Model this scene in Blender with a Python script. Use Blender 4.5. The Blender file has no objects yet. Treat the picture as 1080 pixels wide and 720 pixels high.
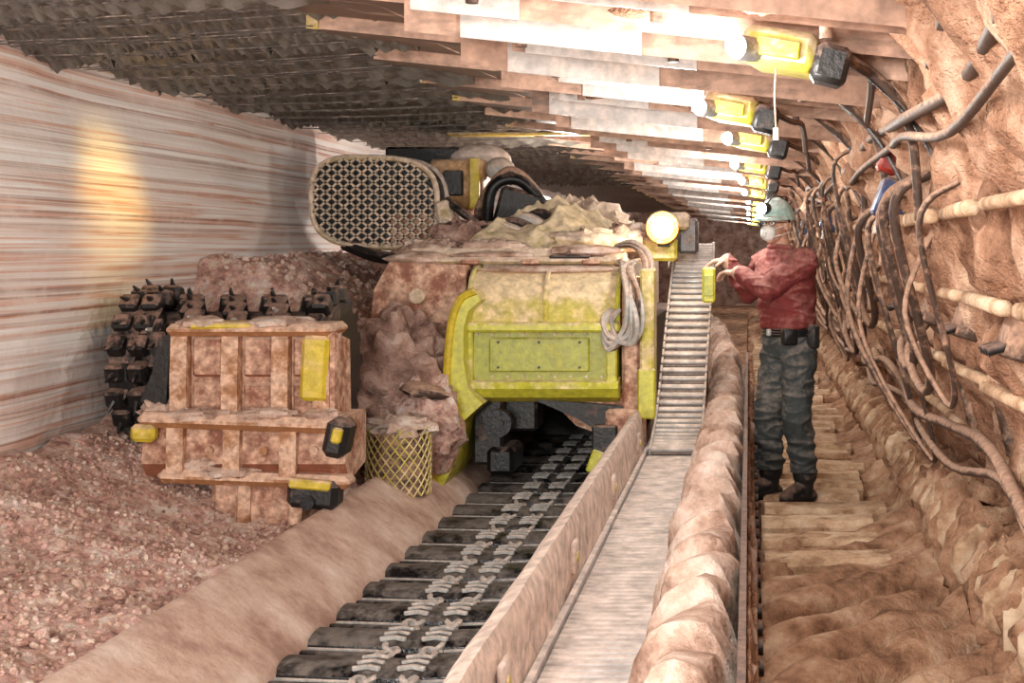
import bpy, bmesh, math, random, colorsys
from mathutils import Vector, Matrix, noise
random.seed(7)
V=Vector
def lin(c):
    return tuple(((x/255)/12.92 if x/255<=0.04045 else ((x/255+0.055)/1.055)**2.4) for x in c)+(1.0,)
def des(c,f):
    h,s,v=colorsys.rgb_to_hsv(*[x/255 for x in c]); return tuple(int(255*x) for x in colorsys.hsv_to_rgb(h,s*f,v))
def n3(x,y,z): return noise.noise(V((x,y,z)))
def fr(x,y,z,o=4): return noise.fractal(V((x,y,z)),1.0,2.0,o)
# ---------------------------------------------------------------- materials
def newmat(name):
    m=bpy.data.materials.new(name); m.use_nodes=True
    nt=m.node_tree; nt.nodes.clear()
    out=nt.nodes.new('ShaderNodeOutputMaterial'); b=nt.nodes.new('ShaderNodeBsdfPrincipled')
    nt.links.new(b.outputs[0],out.inputs[0])
    return m,nt,b
def N(nt,t,**k):
    n=nt.nodes.new(t)
    for a,v in k.items(): setattr(n,a,v)
    return n
def noisenode(nt,scale,detail=5,map_scale=None,rough=0.6,dist=0):
    g=N(nt,'ShaderNodeNewGeometry')
    t=N(nt,'ShaderNodeTexNoise'); t.inputs['Scale'].default_value=scale; t.inputs['Detail'].default_value=detail
    t.inputs['Roughness'].default_value=rough; t.inputs['Distortion'].default_value=dist
    if map_scale:
        mp=N(nt,'ShaderNodeMapping'); nt.links.new(g.outputs['Position'],mp.inputs[0]); mp.inputs['Scale'].default_value=map_scale
        nt.links.new(mp.outputs[0],t.inputs['Vector'])
    else: nt.links.new(g.outputs['Position'],t.inputs['Vector'])
    return t
def ramp(nt,src,stops,interp='LINEAR'):
    r=N(nt,'ShaderNodeValToRGB'); r.color_ramp.interpolation=interp
    e=r.color_ramp.elements
    while len(e)<len(stops): e.new(0.5)
    for i,(p,c) in enumerate(stops):
        e[i].position=p; e[i].color=c
    nt.links.new(src,r.inputs[0]); return r
def bump(nt,b,src,strength,dist=0.02,prev=None):
    n=N(nt,'ShaderNodeBump'); n.inputs['Strength'].default_value=strength; n.inputs['Distance'].default_value=dist
    nt.links.new(src,n.inputs['Height'])
    if prev: nt.links.new(prev.outputs[0],n.inputs['Normal'])
    nt.links.new(n.outputs[0],b.inputs['Normal']); return n
def rock(name,cols,scale=3,bs=30,bstr=0.6,rough=0.95,bd=0.02,ms=None,gran=None,ds=0.84):
    m,nt,b=newmat(name)
    t=noisenode(nt,scale,6,ms,0.70)
    k=len(cols)
    r=ramp(nt,t.outputs['Fac'],[(0.35+0.30*i/(k-1),lin(des(c,ds))) for i,c in enumerate(cols)])
    col=r.outputs[0]
    if gran:
        g=N(nt,'ShaderNodeNewGeometry'); v=N(nt,'ShaderNodeTexVoronoi'); v.inputs['Scale'].default_value=gran
        nt.links.new(g.outputs['Position'],v.inputs['Vector'])
        mx=N(nt,'ShaderNodeMix',data_type='RGBA',blend_type='OVERLAY'); mx.inputs[0].default_value=0.5
        hs=N(nt,'ShaderNodeHueSaturation'); hs.inputs['Saturation'].default_value=0.12
        nt.links.new(v.outputs['Color'],hs.inputs['Color'])
        nt.links.new(col,mx.inputs[6]); nt.links.new(hs.outputs[0],mx.inputs[7]); col=mx.outputs[2]
    nt.links.new(col,b.inputs['Base Color']); b.inputs['Roughness'].default_value=rough
    b.inputs['Specular IOR Level'].default_value=0.15
    t2=noisenode(nt,bs,5,None,0.7)
    bump(nt,b,t2.outputs['Fac'],bstr,bd)
    return m
DUST=(200,166,148)
def dusty(name,base,dust=DUST,amt=0.5,metal=0.0,rough=0.55,scale=5,bstr=0.35,ms=None,contrast=0.09):
    dust=des(dust,0.9)
    m,nt,b=newmat(name)
    t=noisenode(nt,scale,6,ms,0.70)
    g=N(nt,'ShaderNodeNewGeometry'); sx=N(nt,'ShaderNodeSeparateXYZ'); nt.links.new(g.outputs['Normal'],sx.inputs[0])
    ma=N(nt,'ShaderNodeMath',operation='MULTIPLY_ADD'); ma.inputs[1].default_value=0.28
    nt.links.new(sx.outputs['Z'],ma.inputs[0]); nt.links.new(t.outputs['Fac'],ma.inputs[2])
    c=0.5+(0.5-amt)*0.6
    r=ramp(nt,ma.outputs[0],[(max(0,c-contrast),(0,0,0,1)),(min(1,c+contrast),(1,1,1,1))])
    mx=N(nt,'ShaderNodeMix',data_type='RGBA')
    t3=noisenode(nt,scale*4,4)
    r2=ramp(nt,t3.outputs['Fac'],[(0.3,lin(tuple(int(x*0.80) for x in dust))),(0.7,lin(tuple(min(255,int(x*1.12)) for x in dust)))])
    r3=ramp(nt,t3.outputs['Fac'],[(0.3,lin(tuple(int(x*0.80) for x in base))),(0.7,lin(base))])
    nt.links.new(r.outputs[0],mx.inputs[0]); nt.links.new(r3.outputs[0],mx.inputs[6]); nt.links.new(r2.outputs[0],mx.inputs[7])
    nt.links.new(mx.outputs[2],b.inputs['Base Color'])
    mr=N(nt,'ShaderNodeMapRange'); mr.inputs[3].default_value=rough; mr.inputs[4].default_value=0.95
    nt.links.new(r.outputs[0],mr.inputs[0]); nt.links.new(mr.outputs[0],b.inputs['Roughness'])
    if metal:
        mm=N(nt,'ShaderNodeMapRange'); mm.inputs[3].default_value=metal; mm.inputs[4].default_value=0
        nt.links.new(r.outputs[0],mm.inputs[0]); nt.links.new(mm.outputs[0],b.inputs['Metallic'])
    bump(nt,b,noisenode(nt,35,4,None,0.7).outputs['Fac'],bstr,0.012)
    return m
def emit(name,c,s):
    m,nt,b=newmat(name)
    b.inputs['Base Color'].default_value=lin(c); b.inputs['Emission Color'].default_value=lin(c); b.inputs['Emission Strength'].default_value=s
    return m
def strata(name):
    m,nt,b=newmat(name)
    t=noisenode(nt,1.0,5,(0.10,0.07,5.0),0.62,0.06)
    r=ramp(nt,t.outputs['Fac'],[(0.28,lin((172,160,158))),(0.35,lin((220,176,156))),(0.39,lin((236,226,220))),(0.45,lin((244,242,240))),(0.495,lin((222,176,154))),(0.515,lin((240,234,230))),(0.58,lin((232,216,208))),(0.605,lin((208,158,134))),(0.63,lin((236,228,224))),(0.72,lin((170,164,166)))])
    t2=noisenode(nt,1.0,4,(0.18,0.11,36),0.64,0.03)
    r2=ramp(nt,t2.outputs['Fac'],[(0.36,lin((180,150,140))),(0.44,lin((236,224,218))),(0.55,lin((255,253,252)))])
    mx=N(nt,'ShaderNodeMix',data_type='RGBA',blend_type='MULTIPLY'); mx.inputs[0].default_value=0.85
    nt.links.new(r.outputs[0],mx.inputs[6]); nt.links.new(r2.outputs[0],mx.inputs[7])
    # patchy powder on the face breaks the laminae up
    t3=noisenode(nt,2.2,6,(1,1,1.6),0.7)
    r3=ramp(nt,t3.outputs['Fac'],[(0.50,(0,0,0,1)),(0.68,(0.6,0.6,0.6,1))])
    mx2=N(nt,'ShaderNodeMix',data_type='RGBA'); mx2.inputs[7].default_value=lin((232,216,206))
    nt.links.new(r3.outputs[0],mx2.inputs[0]); nt.links.new(mx.outputs[2],mx2.inputs[6])
    nt.links.new(mx2.outputs[2],b.inputs['Base Color']); b.inputs['Roughness'].default_value=0.7
    b1=bump(nt,b,t2.outputs['Fac'],0.3,0.010)
    bump(nt,b,noisenode(nt,14,5).outputs['Fac'],0.4,0.02,b1)
    return m
M={}
M['strata']=strata('salt_strata')
M['pile']=rock('salt_rubble',[(146,104,92),(196,150,134),(226,194,180)],9,45,0.9,gran=45)
M['bench']=rock('salt_bench',[(134,98,84),(190,148,130),(222,190,174)],4,18,1.0,bd=0.05)
M['crust']=rock('salt_crust',[(156,118,98),(208,172,150),(236,214,198)],6,25,0.8,bd=0.03)
M['ramp']=rock('ramp_dust',[(170,130,112),(206,170,150),(228,202,186)],3,25,0.5,bd=0.02)
M['floor']=rock('floor_dust',[(118,82,60),(184,138,106),(220,184,152)],4,26,0.9,bd=0.03,ds=0.92)
M['plank']=rock('step_dust',[(150,112,84),(208,172,138),(234,208,178)],6,30,0.7,ds=0.95)
M['canopy']=dusty('canopy_steel',(116,90,76),(188,148,126),0.66,0.1,0.45,3,0.3,(0.5,2,2))
M['canopylitedge']=dusty('canopy_painted_lit_edge',(226,214,206),(226,206,192),0.4,0.0,0.4,4,0.3)  # near-white colour paints in the lamp-lit edges of the canopy beams
M['gob']=rock('gob_shield_dust',[(112,74,54),(176,128,98),(220,180,150)],4,14,1.0,bd=0.06,ms=(1,1,0.5),ds=0.88)
M['roof']=dusty('cut_roof',(120,114,106),(176,146,124),0.44,0.25,0.32,2.2,0.4,(1,0.4,1))
M['roofylw']=dusty('yellow_roof_bar',(206,176,80),(196,164,134),0.5,0,0.5,6)
M['ylw']=dusty('yellow_paint',(222,194,50),(206,172,126),0.32,0,0.4,6)
M['ylwclean']=dusty('yellow_green_paint',(214,208,64),(212,192,140),0.22,0,0.38,6,0.2)
M['ylwdust']=dusty('yellow_dusted',(212,196,72),(222,196,152),0.48,0,0.45,5,0.3)
M['green']=dusty('green_yellow_panel',(180,182,56),(198,184,110),0.24,0,0.38,6,0.2)
M['pinkpaint']=dusty('pink_dusted_steel',(156,96,70),(206,164,138),0.5,0,0.6,6)
M['rib']=dusty('cowl_rib_steel',(178,122,80),(212,172,146),0.52,0,0.6,7)
M['dark']=dusty('dark_steel',(42,39,38),(130,104,92),0.24,0.3,0.4,6)
M['black']=dusty('black_steel',(24,24,26),(110,90,80),0.16,0.3,0.35,8)
M['pick']=dusty('dusty_pick_steel',(34,32,32),(140,108,94),0.30,0.2,0.4,9)
M['deck']=dusty('conveyor_deck',(28,28,31),(104,94,88),0.12,0.3,0.2,6)
M['deckgrey']=dusty('conveyor_pan',(100,96,94),(160,140,130),0.4,0.3,0.4,9)
M['chain']=dusty('worn_chain_steel',(196,194,190),(196,180,168),0.3,0.15,0.4,10)
M['silver']=dusty('silver_trough',(214,214,216),(218,202,192),0.38,0.3,0.28,3,0.2,(1,0.4,1),0.16)
M['rail']=dusty('dusty_rail',(176,160,152),(222,198,184),0.72,0.1,0.45,4,0.3)
M['cream']=dusty('cream_dusted',(204,178,134),(216,190,166),0.6,0,0.7,5)
M['mesh']=dusty('expanded_metal',(206,188,164),(208,182,160),0.5,0,0.6,5)
M['cloth']=dusty('yellow_cloth',(216,194,100),(218,196,160),0.48,0,0.8,4)
M['hose']=dusty('dusty_hose',(80,60,50),(172,134,110),0.52,0,0.6,9)
M['cable']=dusty('pale_cable',(204,200,194),(200,178,162),0.4,0,0.5,9)
M['blue']=dusty('blue_valve',(42,60,104),(120,92,82),0.2,0,0.45,9)
M['red']=dusty('red_valve',(150,40,24),(150,100,76),0.2,0,0.5,9)
M['orange']=dusty('orange_lamp_body',(226,150,50),(216,180,130),0.35,0,0.5,8)
M['wood']=dusty('brown_box',(168,120,58),(190,150,114),0.45,0,0.6,6)
M['lamp']=emit('lamp_lens',(255,252,244),60)
M['lampwarm']=emit('machine_lamp_lens',(255,238,190),35)
# ---------------------------------------------------------------- builder
def link(o):
    bpy.context.scene.collection.objects.link(o); return o
class B:
    def __init__(s): s.v=[];s.f=[];s.m=[];s.mats=[]
    def mi(s,k):
        if k not in s.mats: s.mats.append(k)
        return s.mats.index(k)
    def add(s,vs,fs,k):
        o=len(s.v); s.v+= [tuple(v) for v in vs]; i=s.mi(k)
        for f in fs: s.f.append([a+o for a in f]); s.m.append(i)
    def box(s,lo,hi,k,rot=None,ch=0.0):
        x0,y0,z0=lo;x1,y1,z1=hi
        c=V(((x0+x1)/2,(y0+y1)/2,(z0+z1)/2)); h=(abs(x1-x0)/2,abs(y1-y0)/2,abs(z1-z0)/2)
        ch=min(ch,min(h)*0.8)
        if ch<=0:
            vs=[V((a*h[0],b_*h[1],d*h[2])) for a in (-1,1) for b_ in (-1,1) for d in (-1,1)]
            fs=[[0,1,3,2],[4,6,7,5],[0,4,5,1],[2,3,7,6],[0,2,6,4],[1,5,7,3]]
        else:
            vs=[];ix={}
            for a in (-1,1):
                for b_ in (-1,1):
                    for d in (-1,1):
                        sg=(a,b_,d)
                        for ax in range(3):
                            p=[sg[i]*(h[i]-(0 if i==ax else ch)) for i in range(3)]
                            ix[(a,b_,d,ax)]=len(vs); vs.append(V(p))
            fs=[]
            for ax in range(3):
                o=[i for i in range(3) if i!=ax]
                for sg in (-1,1):
                    q=[]
                    for (u,w) in ((-1,-1),(1,-1),(1,1),(-1,1)):
                        t=[0,0,0]; t[ax]=sg; t[o[0]]=u; t[o[1]]=w; q.append(ix[(t[0],t[1],t[2],ax)])
                    fs.append(q)
                for u in (-1,1):
                    for w in (-1,1):
                        t1=[0,0,0];t2=[0,0,0]; t1[ax]=-1;t2[ax]=1
                        for t in (t1,t2): t[o[0]]=u;t[o[1]]=w
                        fs.append([ix[(*t1,o[0])],ix[(*t2,o[0])],ix[(*t2,o[1])],ix[(*t1,o[1])]])
            for a in (-1,1):
                for b_ in (-1,1):
                    for d in (-1,1): fs.append([ix[(a,b_,d,i)] for i in range(3)])
        if rot: vs=[rot@v+c for v in vs]
        else: vs=[v+c for v in vs]
        s.add(vs,fs,k)
    def cyl(s,p,q,r,k,r2=None,n=16):
        p=V(p);q=V(q);r2=r if r2 is None else r2
        d=(q-p).normalized(); a=d.orthogonal().normalized(); b=d.cross(a)
        vs=[]
        for i in range(n):
            t=2*math.pi*i/n; vs.append(p+r*(a*math.cos(t)+b*math.sin(t)))
        for i in range(n):
            t=2*math.pi*i/n; vs.append(q+r2*(a*math.cos(t)+b*math.sin(t)))
        fs=[[i,(i+1)%n,n+(i+1)%n,n+i] for i in range(n)]+[list(range(n))[::-1],list(range(n,2*n))]
        s.add(vs,fs,k)
    def tube(s,pts,r,k,n=8,sub=6,rf=None):
        pts=[V(p) for p in pts]; P=[]
        for i in range(len(pts)-1):
            p0=pts[max(i-1,0)];p1=pts[i];p2=pts[i+1];p3=pts[min(i+2,len(pts)-1)]
            for j in range(sub):
                t=j/sub
                P.append(0.5*((2*p1)+(-p0+p2)*t+(2*p0-5*p1+4*p2-p3)*t*t+(-p0+3*p1-3*p2+p3)*t**3))
        P.append(pts[-1]); vs=[];fs=[]
        a=None
        for i,p in enumerate(P):
            d=(P[min(i+1,len(P)-1)]-P[max(i-1,0)]).normalized()
            if a is None: a=d.orthogonal().normalized()
            a=(a-d*a.dot(d)).normalized(); b=d.cross(a)
            rr=rf(i/(len(P)-1),p)*r if rf else r
            for j in range(n):
                t=2*math.pi*j/n; o=a*math.cos(t)+b*math.sin(t)
                q=p+o*rr
                if rf: q+=o*rr*0.25*n3(q.x*9,q.y*9,q.z*9)
                vs.append(q)
        for i in range(len(P)-1):
            for j in range(n): fs.append([i*n+j,i*n+(j+1)%n,(i+1)*n+(j+1)%n,(i+1)*n+j])
        fs.append(list(range(n))[::-1]); fs.append([(len(P)-1)*n+j for j in range(n)])
        s.add(vs,fs,k)
    def prism(s,prof,axis,a,b,k):
        def mk(u,w,t):
            return (t,u,w) if axis==0 else ((u,t,w) if axis==1 else (u,w,t))
        n=len(prof); vs=[mk(u,w,a) for u,w in prof]+[mk(u,w,b) for u,w in prof]
        fs=[[i,(i+1)%n,n+(i+1)%n,n+i] for i in range(n)]+[list(range(n))[::-1],list(range(n,2*n))]
        s.add(vs,fs,k)
    def ell(s,c,r,k,n=16,m=10,R=None,nz=0,nf=3):
        vs=[];fs=[];c=V(c)
        for i in range(m+1):
            ph=math.pi*i/m
            for j in range(n):
                th=2*math.pi*j/n
                p=V((r[0]*math.sin(ph)*math.cos(th),r[1]*math.sin(ph)*math.sin(th),r[2]*math.cos(ph)))
                if nz:
                    q=p.normalized()*nf+c; p*=1+nz*fr(q.x,q.y,q.z,4)
                if R: p=R@p
                vs.append(c+p)
        for i in range(m):
            for j in range(n): fs.append([i*n+j,i*n+(j+1)%n,(i+1)*n+(j+1)%n,(i+1)*n+j])
        s.add(vs,fs,k)
    def surf(s,nu,nv,f,k):
        vs=[f(i/nu,j/nv) for i in range(nu+1) for j in range(nv+1)]
        fs=[[i*(nv+1)+j,(i+1)*(nv+1)+j,(i+1)*(nv+1)+j+1,i*(nv+1)+j+1] for i in range(nu) for j in range(nv)]
        s.add(vs,fs,k)
    def mesh(s,name,ang=40):
        me=bpy.data.meshes.new(name); me.from_pydata(s.v,[],s.f)
        for k in s.mats: me.materials.append(M[k])
        me.polygons.foreach_set('material_index',s.m)
        bm=bmesh.new(); bm.from_mesh(me); bmesh.ops.recalc_face_normals(bm,faces=bm.faces); bm.to_mesh(me); bm.free()
        me.polygons.foreach_set('use_smooth',[True]*len(me.polygons))
        me.set_sharp_from_angle(angle=math.radians(ang))
        me.update(); return me
    def done(s,name,ang=40,bev=0):
        o=bpy.data.objects.new(name,s.mesh(name,ang)); link(o)
        return o
def RX(d): return Matrix.Rotation(math.radians(d),3,'X')
def RY(d): return Matrix.Rotation(math.radians(d),3,'Y')
def RZ(d): return Matrix.Rotation(math.radians(d),3,'Z')

# ================================================================ MINER
base=V((0.235,8.3,0.03)); Lx=V((0.6,-0.8,0)); Fx=V((-0.8,-0.6,0)); Ux=V((0,0,1))
def W(l,f,u): return base+Lx*l+Fx*f+Ux*u
MB=B()
M['skin']=dusty('skin',(206,156,130),DUST,0.15,0,0.6,12,0.1)
M['jacket']=dusty('maroon_jacket',(122,44,42),(164,108,98),0.24,0,0.85,6,0.3,None,0.2)
M['trouser']=dusty('grey_trousers',(62,68,68),(132,120,110),0.24,0,0.85,6,0.3,None,0.2)
M['boot']=dusty('black_boot',(34,34,34),(120,96,84),0.3,0,0.6,8)
M['glove']=dusty('work_glove',(206,164,140),(208,172,148),0.3,0,0.8,12,0.2)
M['helmet']=dusty('pale_teal_helmet',(130,192,180),(206,210,204),0.45,0,0.3,6,0.1,None,0.3)
M['mask']=dusty('white_mask',(236,234,228),(220,204,192),0.2,0,0.7,10,0.1)
M['hair']=dusty('dark_hair',(50,36,28),(90,70,60),0.1,0,0.8,10)
def capsule(p,q,r1,r2):
    p=V(p);q=V(q); MB.cyl(p,q,r1,'jacket',r2,n=20); MB.ell(p,(r1,)*3,'jacket',18,12); MB.ell(q,(r2,)*3,'jacket',18,12)
def loft(secs,n=28):
    vs=[];fs=[]
    for (l,f,u,a,c) in secs:
        for j in range(n):
            t=2*math.pi*j/n; ct,st=math.cos(t),math.sin(t); e=0.85
            vs.append(W(l+a*math.copysign(abs(ct)**e,ct),f+c*math.copysign(abs(st)**e,st),u))
    m=len(secs)
    for i in range(m-1):
        for j in range(n): fs.append([i*n+j,i*n+(j+1)%n,(i+1)*n+(j+1)%n,(i+1)*n+j])
    fs.append(list(range(n))[::-1]); fs.append([(m-1)*n+j for j in range(n)]); MB.add(vs,fs,'jacket')
loft([(0,0,0.82,0.15,0.10),(0,0,0.88,0.175,0.125),(0,0,0.95,0.175,0.125),(0,0.0,0.985,0.165,0.118),(0,0,1.0,0.19,0.14),(0,0.01,1.06,0.182,0.132),(0,0.02,1.18,0.188,0.135),(0,0.03,1.30,0.205,0.138),(0,0.035,1.37,0.20,0.12),(0,0.04,1.42,0.15,0.095),(0,0.05,1.455,0.085,0.075)])
for s,kn,an in ((1,(0.115,0.035,0.49),(0.125,-0.02,0.10)),(-1,(-0.09,0.085,0.49),(-0.11,0.05,0.10))):
    hip=W(0.09*s,0,0.86); k_=W(*kn); a_=W(*an)
    capsule(hip,k_,0.104,0.082); capsule(k_,a_+V((0,0,0.04)),0.084,0.072)
    MB.ell(k_+Ux*-0.10-Fx*0.02,(0.080,0.080,0.12),'jacket',18,12)
    capsule(a_+V((0,0,0.02)),a_+V((0,0,-0.05)),0.056,0.05)
    capsule(a_-Fx*0.04+V((0,0,-0.085)),a_+Fx*0.14+V((0,0,-0.085)),0.042,0.042)
    capsule(a_+V((0,0,-0.02)),a_+Fx*0.13+V((0,0,-0.072)),0.045,0.04)
shL=W(0.185,0.03,1.375); shR=W(-0.185,0.03,1.375)
elL=V((0.10,8.11,1.255)); wrL=V((-0.060,8.28,1.345))
elR=V((0.0,8.62,1.22)); wrR=V((-0.13,8.60,1.415))
for sh,el,wr in ((shL,elL,wrL),(shR,elR,wrR)):
    capsule(sh,el,0.080,0.064); capsule(el,wr,0.064,0.044)
def hand(wr,d,nrm,thumb,curl):
    d=d.normalized(); nrm=(nrm-d*nrm.dot(d)).normalized(); s=d.cross(nrm).normalized()
    if s.dot(thumb)<0: s=-s
    R=Matrix((d,s,nrm)).transposed()
    MB.ell(wr+d*0.05,(0.055,0.042,0.018),'jacket',18,12,R)
    capsule(wr-d*0.01,wr+d*0.03,0.028,0.026)
    for i,(o,L) in enumerate(((0.031,0.072),(0.011,0.082),(-0.010,0.076),(-0.030,0.060))):
        p=wr+d*0.088+s*o; a=0.15
        for k,fr_ in enumerate((0.45,0.32,0.25)):
            a+=curl; dirr=(d*math.cos(a)+nrm*math.sin(a)+s*o*1.5).normalized(); q=p+dirr*L*fr_
            capsule(p,q,0.0098-0.0008*k,0.0092-0.0008*k); p=q
        capsule(wr+d*0.05+s*o*0.8,wr+d*0.09+s*o,0.012,0.010)
    p=wr+d*0.025+s*0.03; q=p+(d*0.6+s*0.8+nrm*0.3).normalized()*0.04; capsule(p,q,0.014,0.011)
    r=q+(d*0.8+s*0.2+nrm*0.6).normalized()*0.032; capsule(q,r,0.011,0.009)
hand(wrL,V((-0.85,0.5,0.05)),V((0,0,-1)),V((0,1,0.2)),0.38)
hand(wrR,V((-1,0.0,-0.05)),V((0,0,-1)),V((0,-1,0)),0.34)
capsule(W(0,0.05,1.42),W(0,0.075,1.53),0.058,0.055)
Fh=V((-0.55,-0.83,-0.04)).normalized(); Lh=Fh.cross(Ux).normalized()*-1; Uh=Fh.cross(Lh)*1.0
if Uh.z<0: Uh=-Uh
hc=W(0,0.10,1.605); RH=Matrix((Lh,Fh,Uh)).transposed()
def H(l,f,u): return hc+Lh*l+Fh*f+Uh*u
MB.ell(H(0,-0.012,0.02),(0.075,0.094,0.098),'jacket',24,16,RH)
MB.ell(H(0,0.025,-0.045),(0.056,0.066,0.072),'jacket',20,14,RH)
MB.ell(H(0,0.065,-0.095),(0.026,0.022,0.02),'jacket',14,10,RH)
MB.ell(H(0,0.092,-0.022),(0.012,0.018,0.026),'jacket',12,8,RH)
for s in (-1,1): MB.ell(H(0.076*s,-0.005,-0.015),(0.010,0.020,0.032),'jacket',12,8,RH)
MB.ell(H(0,0.078,0.022),(0.05,0.014,0.010),'jacket',14,8,RH)
me=MB.mesh('body'); tmp=bpy.data.objects.new('tmp_body',me); link(tmp)
rm=tmp.modifiers.new('r','REMESH'); rm.mode='VOXEL'; rm.voxel_size=0.0056
sm_=tmp.modifiers.new('s','SMOOTH'); sm_.factor=0.5; sm_.iterations=2
dg=bpy.context.evaluated_depsgraph_get(); ev=tmp.evaluated_get(dg)
body=bpy.data.meshes.new_from_object(ev); bpy.data.objects.remove(tmp)
body.materials.clear()
for k in ('jacket','trouser','boot','glove','skin','hair'): body.materials.append(M[k])
def zone(c):
    if (c-wrL).dot(V((-0.85,0.5,0.05)).normalized())>-0.005 and (c-wrL).length<0.22 and c.z>1.2 and c.x<0.0 and c.y<8.45: return 3
    if (c-wrR).x<0.005 and (c-wrR).length<0.22 and c.y>8.45: return 3
    u=c.z-base.z
    if (c-hc).length<0.155 and u>1.475:
        q=c-hc
        if q.dot(Uh)>0.0 and q.dot(Fh)<-0.02 or q.dot(Fh)<-0.055: return 5
        return 4
    if u>0.992: return 0
    if u>0.155: return 1
    return 2
body.polygons.foreach_set('use_smooth',[True]*len(body.polygons))
cen=[p.center.copy() for p in body.polygons]
body.polygons.foreach_set('material_index',[zone(c) for c in cen])
cos=[v.co.copy() for v in body.vertices]; nos=[v.normal.copy() for v in body.vertices]
flat=[]
for c,n_ in zip(cos,nos):
    z=zone(c)
    if z in (0,1):
        a=0.010*fr(c.x*9,c.y*9,c.z*13,3)+0.011*(1-abs(n3(c.x*7+3,c.y*7,c.z*16)))**4
        u=c.z-base.z
        if u<0.34: a+=0.006*math.sin(u*80+c.x*20)
        c=c+n_*a
    flat+=[c.x,c.y,c.z]
body.vertices.foreach_set('co',flat); body.update()
miner=bpy.data.objects.new('miner',None); link(miner); miner.location=base
def child(o):
    o.parent=miner; o.matrix_parent_inverse=Matrix.Translation(-base)
bo=bpy.data.objects.new('body',body); link(bo); child(bo)
b=B()
hb=H(0,-0.008,0.035)
vs=[];fs=[];n=32;m=10
for i in range(m+1):
    ph=math.pi/2*i/m
    for j in range(n):
        t=2*math.pi*j/n; rr=math.cos(ph)
        ridge=0.006 if abs(math.cos(t))<0.2 else 0
        vs.append(hb+RH@V((0.100*rr*math.cos(t),0.122*rr*math.sin(t),0.118*math.sin(ph)+ridge)))
for i in range(m):
    for j in range(n): fs.append([i*n+j,i*n+(j+1)%n,(i+1)*n+(j+1)%n,(i+1)*n+j])
b.add(vs,fs,'helmet')
vs=[]
for (k1,dz) in ((1.0,0),(1.0,0.012)):
    for j in range(n):
        t=2*math.pi*j/n; vs.append(hb+RH@V((0.100*math.cos(t),0.122*math.sin(t),dz)))
    for j in range(n):
        t=2*math.pi*j/n; f_=1.10+0.22*max(0,math.sin(t))**2; vs.append(hb+RH@V((0.100*f_*math.cos(t),0.122*f_*math.sin(t),dz-0.012*f_)))
fs=[]
for j in range(n):
    k=(j+1)%n; fs+=[[j,k,n+k,n+j],[2*n+j,3*n+j,3*n+k,2*n+k],[n+j,n+k,3*n+k,3*n+j],[j,2*n+j,2*n+k,k]]
b.add(vs,fs,'helmet')
lp=hb+RH@V((0,0.125,0.055))
b.cyl(lp-Fh*0.02,lp+Fh*0.03,0.036,'black',n=18); b.cyl(lp+Fh*0.03,lp+Fh*0.036,0.032,'lamp',n=18)
b.tube([lp,hb+RH@V((0.02,0.05,0.125)),hb+RH@V((0.03,-0.08,0.09)),hb+RH@V((0.03,-0.15,-0.02)),W(0.03,-0.12,1.3)],0.005,'black',6,5)
child(b.done('helmet',45))
b=B()
b.ell(H(0,0.080,-0.052),(0.048,0.042,0.050),'mask',22,14,RH)
b.cyl(H(0,0.115,-0.058),H(0,0.130,-0.060),0.014,'mask',n=12)
for z0,z1 in ((-0.03,0.0),(-0.075,-0.05)):
    for s in (-1,1): b.tube([H(0.04*s,0.08,z0),H(0.072*s,0.03,(z0+z1)/2),H(0.080*s,-0.03,z1),H(0.05*s,-0.09,z1)],0.003,'mask',5,4)
for s in (-1,1):
    b.ell(H(0.030*s,0.078,0.004),(0.014,0.010,0.010),'mask',14,10,RH); b.ell(H(0.030*s,0.086,0.004),(0.006,0.004,0.006),'black',10,8,RH)
    b.tube([H(0.030*s+0.022*math.cos(a*0.524),0.095-0.01*abs(math.cos(a*0.524)),0.004+0.016*math.sin(a*0.524)) for a in range(13)],0.0022,'black',5,1)
    b.tube([H(0.052*s,0.088,0.006),H(0.078*s,0.02,0.006),H(0.08*s,-0.01,0.0)],0.002,'black',5,3)
b.tube([H(-0.008,0.096,0.006),H(0,0.100,0.008),H(0.008,0.096,0.006)],0.0022,'black',5,2)
child(b.done('dust_mask',60))
b=B()
pts=[W(0.178*math.cos(t*0.2618),0.0+0.131*math.sin(t*0.2618),0.975) for t in range(25)]
for dz in (-0.02,-0.005,0.01): b.tube([p+V((0,0,dz)) for p in pts],0.014,'black',6,1)
c=W(0.13,0.10,0.95); b.box(c-V((0.045,0.03,0.05)),c+V((0.045,0.03,0.05)),'black',RZ(20),0.01)
c=W(0.185,-0.02,0.95); b.box(c-V((0.05,0.03,0.07)),c+V((0.05,0.03,0.07)),'boot',RZ(-50),0.012)
c=W(-0.0,0.137,0.97); b.box(c-V((0.025,0.012,0.02)),c+V((0.025,0.012,0.02)),'chain',RZ(37),0.004)
b.tube([W(0.075*math.cos(t*0.393),0.055+0.066*math.sin(t*0.393),1.458+0.012*math.cos(t*0.393-1.57)) for t in range(17)],0.018,'jacket',8,1)
child(b.done('belt_and_collar',45))

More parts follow.
